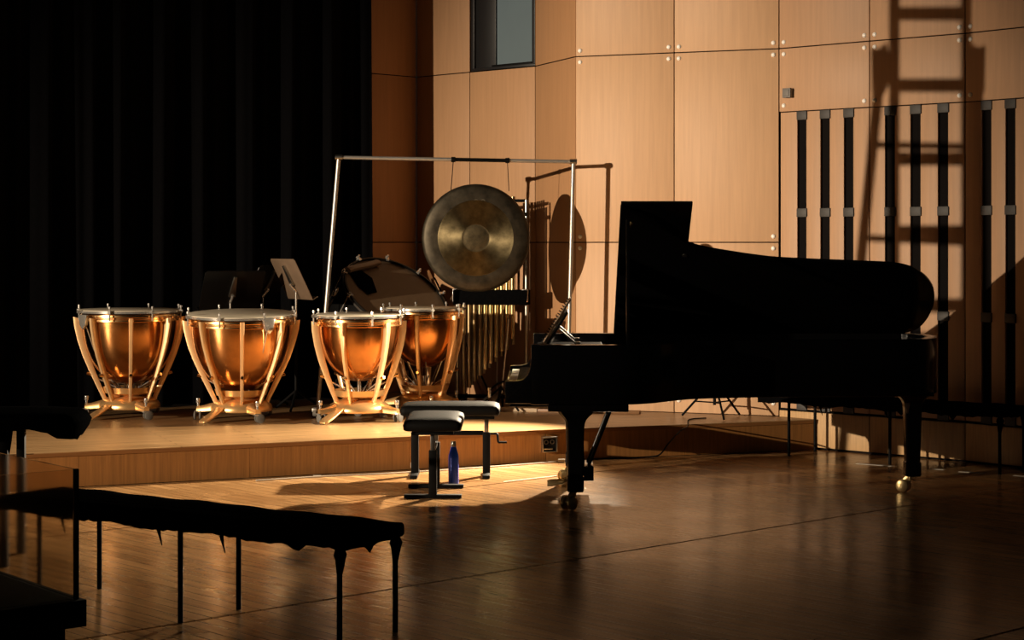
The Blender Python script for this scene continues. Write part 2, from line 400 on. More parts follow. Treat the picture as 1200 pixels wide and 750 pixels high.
# ------------------------------------------------------------------ curtain
ca, cb = Vector((-5.3, 13.95)), Vector((-1.24, 16.56)); cd = (cb-ca); CL = cd.length; cd.normalize(); cn = Vector((cd.y, -cd.x))
NX, NZ = 420, 10; vv = []; ff = []
ph = [random.uniform(0, 6.28) for _ in range(8)]
for j in range(NZ+1):
    zz = RZ+.012+(4.6-RZ)*j/NZ; sway = (1-j/NZ)
    for i in range(NX+1):
        s = CL*i/NX
        f = .050*math.sin(s*17+ph[0]+.8*math.sin(s*2.3+ph[1]))+.030*math.sin(s*29+ph[2]+1.2*math.sin(s*3.1)+.4*sway)+.018*math.sin(s*53+ph[3]+.6*sway)
        f *= .8+.25*sway
        p = ca+cd*(s+.02*sway*math.sin(s*5+ph[4]))+cn*(f-.04)
        vv.append((p.x, p.y, zz))
for j in range(NZ):
    for i in range(NX): ff.append((j*(NX+1)+i, j*(NX+1)+i+1, (j+1)*(NX+1)+i+1, (j+1)*(NX+1)+i))
cur = thing('stage_curtain', 'tall black pleated stage curtain hanging behind the timpani', 'curtain', (0, 0, 0))
MB().add(vv, ff).build('drape', M['velvet'], cur, ang=180)
pa, pb2 = ca-cn*.04, cb-cn*.04
MB().cyl((pa.x, pa.y, 4.61), (pb2.x, pb2.y, 4.61), .025, n=10).build('curtain_rail', M['blackmetal'], cur)

# ------------------------------------------------------------------ grand piano (local: x along the length, -y from bass side toward treble side)
PA = math.radians(-1.2)
pn = thing('grand_piano', 'black concert grand piano with open lid on brass casters', 'piano', (.025, 12.67, 0), PA)
TR = [(.12,1.52),(.5,1.52),(.7,1.50),(.85,1.40),(1.0,1.21),(1.13,1.09),(1.34,1.013),(1.62,.942),(1.9,.912),(2.168,.892),(2.444,.862),(2.6,.76),(2.70,.6),(2.74,.42),(2.735,.22),(2.69,.07),(2.6,0)]
tr = [tuple(p) for p in catmull([(a_, b_, 0) for a_, b_ in TR], 5)]
outl = [(p[0], p[1]) for p in tr]+[(2.2, 0), (1.6, 0), (1.0, 0), (.12, 0)]
def inset(P, t):
    out = []
    for i, p in enumerate(P):
        a_ = Vector(P[max(i-1, 0)]); b_ = Vector(P[min(i+1, len(P)-1)]); d_ = (b_-a_).normalized()
        nn = Vector((d_.y, -d_.x)); out.append((p[0]+nn.x*t, p[1]+nn.y*t))
    return out
inn = inset(outl, .075)
ring = outl+inn[::-1]
ZR0, ZR1 = .635, .99
n_ = len(outl); mb = MB(); vv = []
for z in (ZR0, ZR1):
    vv += [(p[0], -p[1], z) for p in outl]+[(p[0], -p[1], z) for p in inn]
ff = []
for i in range(n_-1):
    ff += [(i, i+1, 2*n_+i+1, 2*n_+i), (n_+i, 3*n_+i, 3*n_+i+1, n_+i+1), (2*n_+i, 2*n_+i+1, 3*n_+i+1, 3*n_+i), (i, n_+i, n_+i+1, i+1)]
ff += [(0, n_, 3*n_, 2*n_), (n_-1, 3*n_-1, 4*n_-1, 2*n_-1)]
mb.add(vv, ff).build('rim', M['piano'], pn, bevel=.004)
MB().prism(inn, lambda p: (p[0], -p[1], .80), lambda p: (p[0], -p[1], .815)).build('soundboard', M['wood'], pn, smooth=False)
inn2 = [p for p in inset(outl, .09) if p[0] > .0]
inn2 = [(max(p[0], .55), p[1]) for p in inn2]
MB().prism(inn2, lambda p: (p[0], -p[1], .855), lambda p: (p[0], -p[1], .87)).build('iron_plate', M['plate'], pn, smooth=False)
sm = MB()
for k in range(60):
    wv = .15+1.25*k/60
    e = 2.55-1.75*(k/60)**.8
    sm.bar((.62, -wv, .89), (max(.9, e), -(wv*.62+.12 if wv < .9 else wv*.9), .89), .0025, .0025)
so_ = sm.build('strings', M['steel'], pn, smooth=False); so_['kind'] = 'stuff'
MB().box((.36, -.76, .925), (.42, 1.36, .03)).build('music_shelf', M['piano'], pn, bevel=.003)
# cheeks
chk = [(-.035,.642),(-.035,.772),(.04,.775),(.075,.785),(.1,.81),(.114,.85),(.12,.9),(.122,.99),(.3,.99),(.3,.642)]
for y0, y1 in ((-1.52, -1.41), (-.11, 0)):
    MB().prism(chk, lambda p: (p[0], y0, p[1]), lambda p: (p[0], y1, p[1])).build('cheek', M['piano'], pn, bevel=.004)
MB().box((.22, -.76, .665), (.50, 1.32, .05)).build('keybed', M['piano'], pn, bevel=.003)
MB().box((-.028, -.76, .715), (.022, 1.30, .06)).build('key_slip', M['piano'], pn, bevel=.003)
MB().prism([(.125,.74),(.15,.735),(.185,.93),(.165,.94)], lambda p: (p[0], -1.41, p[1]), lambda p: (p[0], -.11, p[1])).build('fallboard', M['piano'], pn, bevel=.003)
wk = MB().box((0, 0, 0), (.145, .0225, .02)).build('white_key', M['ivory'], pn, bevel=.0015); bk = MB().box((0, 0, 0), (.095, .011, .014)).build('black_key', M['piano'], pn, bevel=.0015)
first = True
for k in range(52):
    y = -.15-k*1.222/51
    if k == 0: wk.location = (.055, y, .745)
    else: inst(wk, 'white_key', pn, (.055, y, .745))
fb = True
for k in range(51):
    if k % 7 in (1, 4): continue
    y = -.15-(k+.5)*1.222/51
    if fb: bk.location = (.08, y, .762); fb = False
    else: inst(bk, 'black_key', pn, (.08, y, .762))
# lid and folded flap
AL = math.radians(33.0); ca_, sa_ = math.cos(AL), math.sin(AL)
def LP(u, wv, t): return (u, -(wv*ca_-t*sa_), .984+wv*sa_+t*ca_)
lid_o = [(.66, 1.52)]+[(p[0], p[1]) for p in tr if p[0] > .67]+[(2.2, 0), (.66, 0)]
lid = MB().prism(lid_o, lambda p: LP(p[0], p[1], 0), lambda p: LP(p[0], p[1], .022)).build('lid', M['piano'], pn, bevel=.003)
MB().prism([(.664,0),(.664,1.525),(1.098,1.525),(1.098,0)], lambda p: LP(p[0], p[1], .024), lambda p: LP(p[0], p[1], .044)).build('lid_flap', M['piano'], pn, bevel=.003)
for u in (.8, 1.5, 2.3):
    MB().cyl((u, .006, .985), (u+.09, .006, .985), .009, n=10).build('lid_hinge', M['brass'], pn)
MB().bar((.70, -1.40, .96), (.70, -1.385, 1.0+1.42*sa_-.035), .03, .02, up=(1,0,0)).build('prop_stick', M['piano'], pn, bevel=.003)
MB().cyl((.70, -1.385, 1.69), (.72, -1.385, 1.72), .014, n=10).build('prop_socket', M['brass'], pn)
MB().cyl(LP(1.08, .98, -.004), LP(1.08, .98, .01), .016, n=12).build('lid_bumper', M['steel'], pn)
# music desk
sd = Vector((.524, 0, .852))
def dk(s, wv, t): return (.200+sd.x*s-sd.z*t, -wv, .955+sd.z*s+sd.x*t)
MB().prism([(0,.38),(0,1.12),(.255,1.10),(.262,.75),(.255,.40)], lambda p: dk(p[0], p[1], 0), lambda p: dk(p[0], p[1], -.014)).build('music_desk', M['piano'], pn, bevel=.002)
for wv in (.5, 1.0):
    MB().bar(dk(.14, wv, -.016), (.40, -wv, .965), .008, .008).build('desk_strut', M['steel'], pn)
    MB().box((.405, -wv, .96), (.03, .03, .045)).build('strut_foot', M['steel'], pn, bevel=.003)
MB().box((.20, -.75, .947), (.05, .78, .015)).build('desk_ledge', M['piano'], pn, bevel=.003)
# legs
def leg(x, y, top, rot=0):
    lg = MB(); secs = []
    for z, h in ((top,.105),(top-.015,.098),(top-.035,.078),(top-.055,.063),(top-.075,.056),(top-.10,.053),(.20,.0445),(.195,.05),(.115,.05),(.105,.044)):
        c_ = h*.18
        secs.append([(x+sx*(h-(c_ if k else 0)), y+sy*(h-(0 if k else c_)), z) for sx, sy, ks in ((1,1,(1,0)),(-1,1,(0,1)),(-1,-1,(1,0)),(1,-1,(0,1))) for k in ks][::1])
    # order the ring counter-clockwise
    secs = [sorted(q, key=lambda p: math.atan2(p[1]-y, p[0]-x)) for q in secs]
    L0 = lg.loft(secs).build('leg', M['piano'], pn, ang=30)
    caster(L0, x-.012, y, rot)
    return L0
def caster(par, x, y, rot):
    R_ = Matrix.Rotation(rot, 3, 'Z')
    def q(a_, b_, z): v = R_@Vector((a_, b_, 0)); return (x+v.x, y+v.y, z)
    cs = MB().cyl(q(0, 0, .075), q(0, 0, .118), .017, n=12)
    cs.prism([(.03,.10),(-.03,.105),(-.075,.05),(-.05,.035),(-.01,.07)], lambda p: q(p[0], -.008, p[1]), lambda p: q(p[0], .008, p[1]))
    c_ = cs.build('caster', M['brass'], par, bevel=.002)
    for sy in (-1, 1):
        a0 = Vector(q(-.045, sy*.012, .042)); a1 = Vector(q(-.045, sy*.042, .042)); ax = (a1-a0).normalized()
        MB().tube([a0, a0+ax*.004, a0+ax*.02, a1-ax*.004, a1], [.03, .041, .042, .038, .025], 20).build('wheel', M['brass'], c_)
for x, wv, r_ in ((.385, 1.40, .9), (.385, .13, .3)):
    leg(x, -wv, .592, r_)
    MB().box((.46, -wv, .616), (.48, .20, .048)).build('leg_block', M['piano'], pn, bevel=.003)
MB().box((.30, -.76, .628), (.62, 1.36, .026)).build('under_frame', M['piano'], pn, bevel=.003)
leg(2.55, -.60, .64, -.5)
MB().box((2.5, -.55, .645), (.3, .5, .03)).build('tail_block', M['piano'], pn, bevel=.003)
MB().prism([(2.475,.645),(2.535,.645),(2.535,.60),(2.545,.59),(2.525,.575),(2.515,.51),(2.505,.51),(2.498,.59)], lambda p: (p[0], -.66, p[1]), lambda p: (p[0], -.652, p[1])).build('leg_lock_plate', M['steel'], pn, bevel=.001)
# pedal lyre
ly = MB().box((.43, -.76, .155), (.15, .36, .09)).build('lyre_box', M['piano'], pn, bevel=.004)
for wv in (.69, .83): MB().tube([(.43, -wv, .19), (.425, -wv+(.02 if wv < .76 else -.02), .42), (.43, -wv, .645)], [.022, .017, .024], 12).build('lyre_post', M['piano'], pn)
for wv in (.68, .76, .84):
    MB().tube([(.36, -wv, .115), (.31, -wv, .085), (.24, -wv, .075), (.215, -wv, .072)], [.006, .008, .013, .009], 10).build('pedal', M['brass'], pn)
for wv in (.64, .88): MB().cyl((.455, -wv, .15), (.655, -wv, .655), .011, n=10).build('lyre_brace', M['piano'], pn)

# spiral-bound score on the desk
scr = thing('spiral_bound_score', 'spiral bound score standing on the grand piano music desk', 'sheet music', pn.matrix_basis @ Vector((.19, -.75, .96)), PA)
def sk(s, wv, t): return (.008+sd.x*s-sd.z*t, -wv, .006+sd.z*s+sd.x*t)
for sgn in (-1, 1):
    MB().prism([(.0,.012*sgn),(0,.225*sgn),(.325,.225*sgn),(.325,.012*sgn)], lambda p: sk(p[0], p[1], .003), lambda p: sk(p[0], p[1], .010)).build('page_block', M['paper'], scr, bevel=.0015)
rg = None
for k in range(17):
    pts = []
    for j in range(12):
        an = 2*math.pi*j/12
        pts.append(sk(.012+k*.0188, .017*math.cos(an), .012+.014*math.sin(an)))
    MB().tube(pts, .0035, 5, closed=True).build('binding_ring', M['blackmetal'], scr)

# ------------------------------------------------------------------ piano benches
def bench(label, loc, rz):
    b = thing('piano_bench', label, 'bench', loc, rz, 'piano benches')
    st = MB()
    Lx, Ly = .335, .18
    def rr(hx, hy, r, z):
        out = []
        for cx, cy, a0 in ((hx-r, hy-r, 0), (-hx+r, hy-r, 90), (-hx+r, -hy+r, 180), (hx-r, -hy+r, 270)):
            for k in range(6):
                an = math.radians(a0+18*k); out.append((cx+r*math.cos(an), cy+r*math.sin(an), z))
        return out
    st.loft([rr(Lx-.012, Ly-.012, .03, .425), rr(Lx, Ly, .035, .432), rr(Lx+.004, Ly+.004, .035, .462), rr(Lx-.004, Ly-.004, .035, .484), rr(Lx-.03, Ly-.03, .04, .498), rr(Lx-.09, Ly-.08, .05, .506), rr(Lx-.17, Ly-.13, .04, .508)])
    st.build('seat', M['leather'], b, ang=60)
    MB().box((0, 0, .412), (.60, .26, .024)).build('seat_frame', M['blackmetal'], b, bevel=.003)
    for s in (-1, 1):
        MB().box((s*.245, 0, .155), (.052, .05, .29)).build('outer_post', M['blackmetal'], b, bevel=.003)
        MB().box((s*.245, 0, .345), (.030, .03, .13)).build('inner_post', M['steel'], b, bevel=.002)
        MB().box((s*.245, 0, .014), (.05, .36, .022)).build('foot_bar', M['blackmetal'], b, bevel=.003)
        for t in (-1, 1): MB().cyl((s*.245, t*.15, 0), (s*.245, t*.15, .006), .016, n=10).build('foot_pad', M['rubber'], b)
    MB().box((0, 0, .295), (.45, .022, .03)).build('crossbar', M['blackmetal'], b, bevel=.002)
    MB().tube([(.27, 0, .29), (.315, 0, .29), (.32, 0, .285), (.325, 0, .235), (.33, 0, .23), (.385, 0, .23)], .008, 8).build('crank', M['blackmetal'], b)
    return b
bench('black padded piano bench standing end on with T feet toward audience', (-.495, 11.98, 0), math.pi/2)
b2 = bench('black padded piano bench with crank handle nearest the riser edge', (-.42, 12.86, 0), 0)
for z in (.31, .075): MB().box((-.2725, -.0, z), (.003, .03, .035)).build('white_sticker', M['tape'], b2)

# ------------------------------------------------------------------ blue bottle
bt = gnd(531.5, 568)
bo = thing('water_bottle', 'blue metal water bottle with silver cap on the floor between benches', 'bottle', bt)
MB().lathe([(0,0),(.030,0),(.034,.004),(.0345,.02),(.0345,.17),(.033,.195),(.026,.222),(.0195,.24),(.018,.252),(.0,.252)], 28).build('body', M['bluemet'], bo)
MB().lathe([(0,.252),(.0195,.252),(.0195,.256),(.0185,.282),(.016,.288),(0,.289)], 24).build('cap', M['chrome'], bo)

# ------------------------------------------------------------------ timpani
def timpani(label, px, D, R, rz, tilt=0.0, tiltdir=0.0, H=.825, gauge=None, ns=8):
    t = thing('timpani', label, 'timpani', ((px-CX)/F*D, D, RZ), rz, 'four copper timpani on the riser')
    k = R/.41
    TM = Matrix.Translation((0, 0, H-.25)) @ Matrix.Rotation(-rz, 4, 'Z') @ Matrix.Rotation(tilt, 4, 'X') @ Matrix.Rotation(rz, 4, 'Z') @ Matrix.Translation((0, 0, -(H-.25)))
    def up(o): o.matrix_local = TM; return o
    # bowl
    pr = []; rb = .915*R; dep = .485*k+.032
    for i in range(19):
        a = math.pi/2*i/18; pr.append((max(rb*math.cos(a)**.82, 0) if i < 18 else 0, H-.075-dep*math.sin(a)**1.06))
    bowl = up(MB().lathe([(rb-.006, H-.03), (rb, H-.03)]+pr, 56).build('bowl', M['copper'], t, ang=60))
    up(MB().lathe([(rb-.01,H-.035),(.965*R,H-.035),(.968*R,H-.05),(.94*R,H-.056),(.94*R,H-.066),(.955*R,H-.070),(.957*R,H-.084),(rb,H-.09)], 56).build('bowl_band', M['band'], t))
    up(MB().lathe([(0,H+.003),(R*.95,H+.002),(R*.972,H-.001),(R*.976,H-.006),(R*.976,H-.02),(0,H-.02)], 56).build('drum_head', M['skin'], t))
    up(MB().lathe([(.978*R,H-.022),(.978*R,H-.004),(.998*R,H-.004),(.998*R,H-.022)], 56, closed=True).build('counterhoop', M['chrome'], t))
    # tension rods
    for j in range(8):
        a = 2*math.pi*(j+.5)/8; c, s = math.cos(a), math.sin(a); r = R+.014
        rd = MB().cyl((r*c, r*s, H-.075), (r*c, r*s, H+.022), .006, n=8)
        rd.cyl((r*c, r*s, H+.018), (r*c, r*s, H+.034), .0105, .009, n=8)
        rd.box((r*c, r*s, H-.01), (.028, .02, .022), rz=a)
        up(rd.build('tension_rod', M['chrome'], t))
    # struts
    prof = [(.437,.765),(.428,.69),(.402,.58),(.365,.47),(.318,.36),(.266,.25),(.222,.16),(.195,.10)]
    for j in range(ns):
        a = 2*math.pi*j/ns; c, s = math.cos(a), math.sin(a); secs = []
        for q, (r, z) in enumerate(prof):
            f = q/(len(prof)-1); r = r*(k*(1-f)+f*(.55*k+.45)); w_ = (.034*(1-f)+.022*f); th = .074*(1-f)+.036*f
            if q == 0: th *= .75
            pts = []
            for dr_, dt in ((-.5,-.3),(-.3,-.5),(.3,-.5),(.5,-.3),(.5,.3),(.3,.5),(-.3,.5),(-.5,.3)):
                rr_ = r-th/2+th*dr_; tt = w_*dt
                pts.append((rr_*c-tt*s, rr_*s+tt*c, z*H/.825+.012*dr_))
            secs.append(pts)
        sb = MB().loft(secs[::-1]).build('strut', M['strut'], t, ang=50)
        r0 = .30*(.6*k+.4)
        MB().cyl((r0*c, r0*s, .335), ((r0+.03)*c, (r0+.03)*s, .345), .012, n=8).build('bolt', M['band'], sb)
        MB().cyl((r0*c, r0*s, .33), (.03*c, .03*s, .19), .006, n=6).build('tie_rod', M['chrome'], t)
        MB().cyl((r0*.86*c-.05*s, r0*.86*s+.05*c, H-.35*k), (.05*c-.03*s, .05*s+.03*c, .20), .005, n=6).build('tuning_rod', M['steel'], t)
    # spider and centre post
    MB().lathe([(0,.215),(.035,.215),(.05,.20),(.05,.185),(.16,.20),(.19,.235),(.205,.235),(.19,.19),(.10,.165),(0,.16)], 30).build('spider', M['base'], t, ang=50)
    MB().cyl((0, 0, .12), (0, 0, .30), .014, n=10).build('centre_post', M['chrome'], t)
    # base dome with three arms
    bs = MB().lathe([(0,.175),(.09,.172),(.17,.155),(.225,.12),(.24,.085),(.235,.07),(.2,.065),(0,.065)], 36)
    bo_ = bs.build('base', M['base'], t, ang=50)
    for j in range(3):
        a = 2*math.pi*j/3+.35; c, s = math.cos(a), math.sin(a)
        secs = []
        for r, z, w_, h in ((.12,.115,.13,.07),(.22,.10,.10,.06),(.30,.085,.06,.045),(.345,.082,.045,.04)):
            secs.append([(r*c-w_*y*s, r*s+w_*y*c, z+h*x) for y, x in ((-.5,-.5),(.5,-.5),(.5,.2),(.25,.5),(-.25,.5),(-.5,.2))])
        MB().loft(secs).build('base_arm', M['base'], t, ang=50)
        cx, cy = .335*c, .335*s
        cs = MB().cyl((cx, cy, .055), (cx, cy, .15), .010, n=10)
        cs.cyl((cx, cy, .13), (cx, cy, .165), .016, n=10); cs.box((cx, cy+.0, .062), (.05, .05, .012), rz=a)
        cc = cs.build('caster', M['chrome'], t, bevel=.001)
        wd = Vector((c, s, 0))
        for sd_ in (-1, 1):
            p0 = Vector((cx-.018*s, cy+.018*c, .034))+wd*(sd_*.014); p1 = p0+wd*(sd_*.014)
            MB().tube([p0, p0+(p1-p0)*.2, p0+(p1-p0)*.8, p1], [.026, .034, .034, .026], 16).build('wheel', M['rubber'], cc)
    # pedal
    a = math.pi*1.5-rz-.6; c, s = math.cos(a), math.sin(a)
    sl = Vector((c, s, 0)); sn = Vector((-s, c, 0))
    def pd(r, w_, z): return tuple(sl*r+sn*w_+Vector((0, 0, z)))
    MB().loft([[pd(r, -w_/2, z), pd(r, w_/2, z), pd(r, w_/2, z+.014), pd(r, -w_/2, z+.014)] for r, w_, z in ((.20,.07,.11),(.27,.085,.075),(.36,.095,.035),(.42,.085,.012),(.44,.05,.004))]).build('pedal', M['base'], t, bevel=.003)
    # gauge
    if gauge is not None:
        a = gauge-rz; c, s = math.cos(a), math.sin(a); r = R+.012
        g = MB().prism([(-.05,.0),(.05,.0),(.035,-.08),(.0,-.115),(-.035,-.08)], lambda p: (r*c-p[0]*s, r*s+p[0]*c, H-.03+p[1]), lambda p: ((r+.028)*c-p[0]*s, (r+.028)*s+p[0]*c, H-.03+p[1])).build('tuning_gauge', M['chrome'], t, bevel=.004)
        MB().tube([((r-.01)*c, (r-.01)*s, H-.12), (.34*k*c, .34*k*s, H-.30), (.12*c, .12*s, .22)], .005, 6).build('gauge_cable', M['chrome'], t)
    return t
timpani('largest dark rimmed copper timpani standing beside the curtain, outermost', 152, 14.72, .405, math.radians(-77), .0, H=.84, gauge=math.radians(228))
timpani('copper timpani with tilted greyish head in front of the music stands', 283, 14.47, .422, math.radians(-81), .052, H=.82, gauge=math.radians(305))
timpani('copper timpani with pale head in front of the bass drum', 421, 14.42, .345, math.radians(-47), .012, H=.815, ns=6)
timpani('small copper timpani tucked close behind another, toward the chimes', 497, 15.0, .315, math.radians(-98), .0, H=.845, ns=6)

# ------------------------------------------------------------------ gong and stand
DL, DR = 14.85, 15.02
tl, tr_ = at(397, 184.5, DL), at(672, 189.5, DR)
gs = thing('gong_stand', 'tall slim silver tube frame holding the hanging gong', 'gong stand', (0, 0, RZ))
def gl(v): return (v[0], v[1], v[2]-RZ)
bl, br_ = Vector((tl.x-.165, tl.y, RZ+.07)), Vector((tr_.x-.05, tr_.y, RZ+.07))
for top, bot in ((tl, bl), (tr_, br_)):
    MB().cyl(gl(bot), gl(top), .0165, n=14).build('post', M['alu'], gs)
    MB().bar(gl(bot+Vector((0, -.27, -.01))), gl(bot+Vector((0, .27, -.01))), .035, .03).build('foot', M['alu'], gs, bevel=.003)
    for sy in (-1, 1):
        q = gl(bot+Vector((0, sy*.25, -.045)))
        MB().cyl((q[0]-.012, q[1], q[2]+.008), (q[0]+.012, q[1], q[2]+.008), .033, n=16).build('caster', M['rubber'], gs)
    MB().cyl(gl(top+Vector((-.028, 0, 0))), gl(top+Vector((.028, 0, 0))), .022, n=12).build('corner_joint', M['steel'], gs)
MB().cyl(gl(tl), gl(tr_), .0145, n=12).build('crossbar', M['alu'], gs)
hk = [tl.lerp(tr_, (530.5-397)/275), tl.lerp(tr_, (594-397)/275)]
MB().cyl(gl(hk[0]), gl(hk[1]), .0155, n=10).build('sleeve', M['blackmetal'], gs)
for h in hk: MB().cyl(gl(h+Vector((-.016, 0, 0))), gl(h+Vector((.016, 0, 0))), .021, n=12).build('hook_collar', M['blackmetal'], gs)
DG = 14.92; GR = 63.5*DG/F
gc = at(557.5, 279, DG)
gg = thing('gong', 'large round bronze gong hanging in the silver tube frame', 'gong', gc)
GM = Matrix.Rotation(math.radians(90), 4, 'X') @ Matrix.Rotation(0, 4, 'Z')
def gp(mb, name, m, ang=50):
    o = mb.build(name, m, gg, ang=ang); o.matrix_local = GM; return o
gp(MB().lathe([(.70*GR,.010),(.80*GR,.008),(.93*GR,.002),(.985*GR,-.012),(GR,-.03),(GR,-.075),(.99*GR,-.075),(.985*GR,-.03),(.9*GR,-.008),(.70*GR,.004)], 72), 'outer_ring', M['gongdark'])
fp = [(.255*GR,.014)]+[(.255*GR+(.70-.255)*GR*i/24, .014-.004*i/24+(.0007 if i % 2 else 0)) for i in range(1, 24)]+[(.70*GR,.010),(.70*GR,.004),(.255*GR,.008)]
gp(MB().lathe(fp, 72), 'turned_face', M['gongface'])
gp(MB().lathe([(0,.022),(.1*GR,.021),(.2*GR,.018),(.245*GR,.013),(.255*GR,.014),(.255*GR,.004),(0,.008)], 48), 'boss', M['gongboss'])
for dx in (-.028, .028):
    gp(MB().lathe([(.010,0),(.019,0),(.019,.004),(.010,.004)], 14, o=(.03+dx, .69*GR*.98, .006), closed=True), 'stamp', M['stamp'])
for h, px in zip(hk, (528.5, 596.5)):
    q = at(px, 224, DG+.03)
    MB().cyl(Vector(h)-gc, q-gc, .0035, n=6).build('cord', M['blackmetal'], gg)

# ------------------------------------------------------------------ bass drum, tilted on its stand
nrm = Vector((.42, -.50, .755)).normalized(); lx = Vector((.87, 0, -.48)); lx = (lx-nrm*lx.dot(nrm)).normalized(); lyv = nrm.cross(lx)
BD = 15.74; bc = at(464, 347, BD); BR, BDp = .47, .40
bm4 = Matrix((lx, lyv, nrm)).transposed().to_4x4(); bm4.translation = bc
bd = thing('bass_drum', 'black concert bass drum tilted upward behind the copper timpani', 'drum'); bd.matrix_world = bm4
MB().lathe([(BR*.965,-.01),(BR*.965,-BDp+.01),(BR*.945,-BDp+.01),(BR*.945,-.01)], 56, closed=True).build('shell', M['blackmetal'], bd)
for z in (0, -BDp):
    MB().lathe([(BR*.97,z-.022),(BR,z-.022),(BR*1.005,z),(BR,z+.022),(BR*.97,z+.022)], 56, closed=True).build('hoop', M['standblack'], bd)
    MB().lathe([(0,z+(.004 if z == 0 else -.004)),(BR*.97,z),(BR*.97,z-.006 if z == 0 else z+.006),(0,z-.002 if z == 0 else z+.002)], 48).build('drum_head', M['skin2'], bd)
MB().lathe([(BR*1.008,-.012),(BR*1.016,-.012),(BR*1.016,.006),(BR*1.008,.006)], 56, closed=True).build('rim_trim', M['steel'], bd)
for k in range(10):
    a = 2*math.pi*k/10+.2; c, s = math.cos(a), math.sin(a)
    rd = MB().cyl((BR*1.04*c, BR*1.04*s, -BDp-.01), (BR*1.04*c, BR*1.04*s, .01), .006, n=8)
    rd.box((BR*1.015*c, BR*1.015*s, .022), (.05, .026, .014), rz=a); rd.cyl((BR*1.04*c, BR*1.04*s, .01), (BR*1.04*c, BR*1.04*s, .05), .009, n=8)
    rd.build('tension_rod', M['chrome'], bd)
    MB().box((BR*.985*c, BR*.985*s, -BDp/2), (.03, .03, .09), rz=a).build('lug', M['chrome'], bd, bevel=.004)
MB().prism([(-.44,.09),(-.25,.05),(-.15,-.10),(-.20,-.19),(-.30,-.16),(-.42,-.05)], lambda p: (p[0], p[1], .006), lambda p: (p[0], p[1], .012)).build('damper_cloth', M['cloth'], bd, bevel=.002)
cl = MB()
cl.loft([[(-.46+.035*math.cos(t)+.06*i, -.06+.11*i+.02*math.sin(3*i), .03+.025*math.sin(t)) for t in [2*math.pi*j/8 for j in range(8)]] for i in range(4)]).build('rag', M['standbrown'], bd)
bst = thing('bass_drum_stand', 'black tubular cradle under the tilted bass drum', 'drum stand', (bc.x-.20, bc.y+.22, RZ))
lo = bc-nrm*(BDp+.04)
def bl_(v): return tuple(Vector(v)-bst.location)
for sx in (-1, 1):
    e0 = lo+lx*(sx*.33)+Vector((0, 0, -.02)); f0 = Vector((e0.x+sx*.03, e0.y-.26, RZ+.06)); f1 = Vector((e0.x+sx*.03, e0.y+.26, RZ+.06))
    for f in (f0, f1):
        MB().cyl(bl_(e0), bl_(f), .016, n=10).build('leg', M['blackmetal'], bst)
        MB().cyl((bl_(f)[0]-.013, bl_(f)[1], .032), (bl_(f)[0]+.013, bl_(f)[1], .032), .032, n=14).build('caster', M['rubber'], bst)
MB().cyl(bl_(lo-lx*.33+Vector((0,0,-.02))), bl_(lo+lx*.33+Vector((0,0,-.02))), .018, n=10).build('cradle_bar', M['blackmetal'], bst)

# ------------------------------------------------------------------ tubular bells
ch = thing('tubular_bells', 'rack of hanging brass tubular bells behind the gong', 'tubular bells', (-.17, 15.78, RZ), math.radians(-14))
for k in range(10):
    x = -.235+.047*k; b = .09+.052*k
    MB().cyl((x, -.03, b), (x, -.03, 1.69), .0185, n=14).build('tube', M['chimedull'] if k < 4 else M['chime'], ch)
for k in range(8):
    x = -.19+.052*k; b = .16+.05*k
    MB().cyl((x, .045, b), (x, .045, 1.75), .0185, n=12).build('tube', M['chimedull'], ch)
MB().box((.0, .0, 1.60), (.62, .05, .03)).build('top_rail', M['blackmetal'], ch, bevel=.003)
MB().box((.0, .045, 1.715), (.58, .03, .025)).build('top_rail', M['blackmetal'], ch, bevel=.003)
MB().box((.0, -.01, .905), (.64, .13, .125)).build('damper_box', M['cloth'], ch, bevel=.005)
for sx in (-1, 1):
    MB().cyl((sx*.30, 0, .05), (sx*.30, 0, 1.72), .0155, n=12).build('post', M['steel'], ch)
    MB().bar((sx*.30, -.26, .055), (sx*.30, .26, .055), .04, .035).build('foot', M['blackmetal'], ch, bevel=.003)
    MB().box((sx*.30, -.045, .92), (.05, .045, .11)).build('clamp', M['chrome'], ch, bevel=.004)
    for sy in (-1, 1): MB().cyl((sx*.30-.012, sy*.24, .03), (sx*.30+.012, sy*.24, .03), .03, n=14).build('caster', M['rubber'], ch)
MB().bar((-.30, 0, .07), (.30, 0, .07), .03, .03).build('base_bar', M['blackmetal'], ch, bevel=.003)
MB().bar((.05, 0, .09), (.05, -.30, .03), .07, .012).build('pedal', M['steel'], ch, bevel=.002)
MB().cyl((.05, -.02, .09), (.05, -.02, .85), .006, n=8).build('damper_rod', M['steel'], ch)

# slim boom stand in front of the bells
ps = thing('percussion_stand', 'slim black boom stand with chrome joint beside the tubular bells', 'stand', (-.115, 15.22, RZ))
MB().cyl((.03, 0, .14), (.085, .02, .74), .007, n=8).build('rod', M['steel'], ps)
MB().cyl((.0, 0, .06), (.03, 0, .20), .012, n=10).build('lower_tube', M['blackmetal'], ps)
for a in (200, 320, 80):
    r = math.radians(a); MB().tube([(.025, 0, .19), (.10*math.cos(r)+.02, .10*math.sin(r), .11), (.22*math.cos(r), .22*math.sin(r), .012)], .009, 8).build('leg', M['blackmetal'], ps)
MB().cyl((-.07, -.03, .11), (-.07, -.03, .19), .016, n=12).build('chrome_joint', M['chrome'], ps)
MB().tube([(-.07, -.03, .17), (.0, -.01, .22), (.12, 0, .26), (.20, .02, .30)], .009, 8).build('boom_arm', M['blackmetal'], ps)
MB().tube([(-.07, -.03, .12), (-.12, -.05, .09), (-.13, -.06, .04), (-.11, -.07, .012)], .011, 8).build('hook', M['steel'], ps)
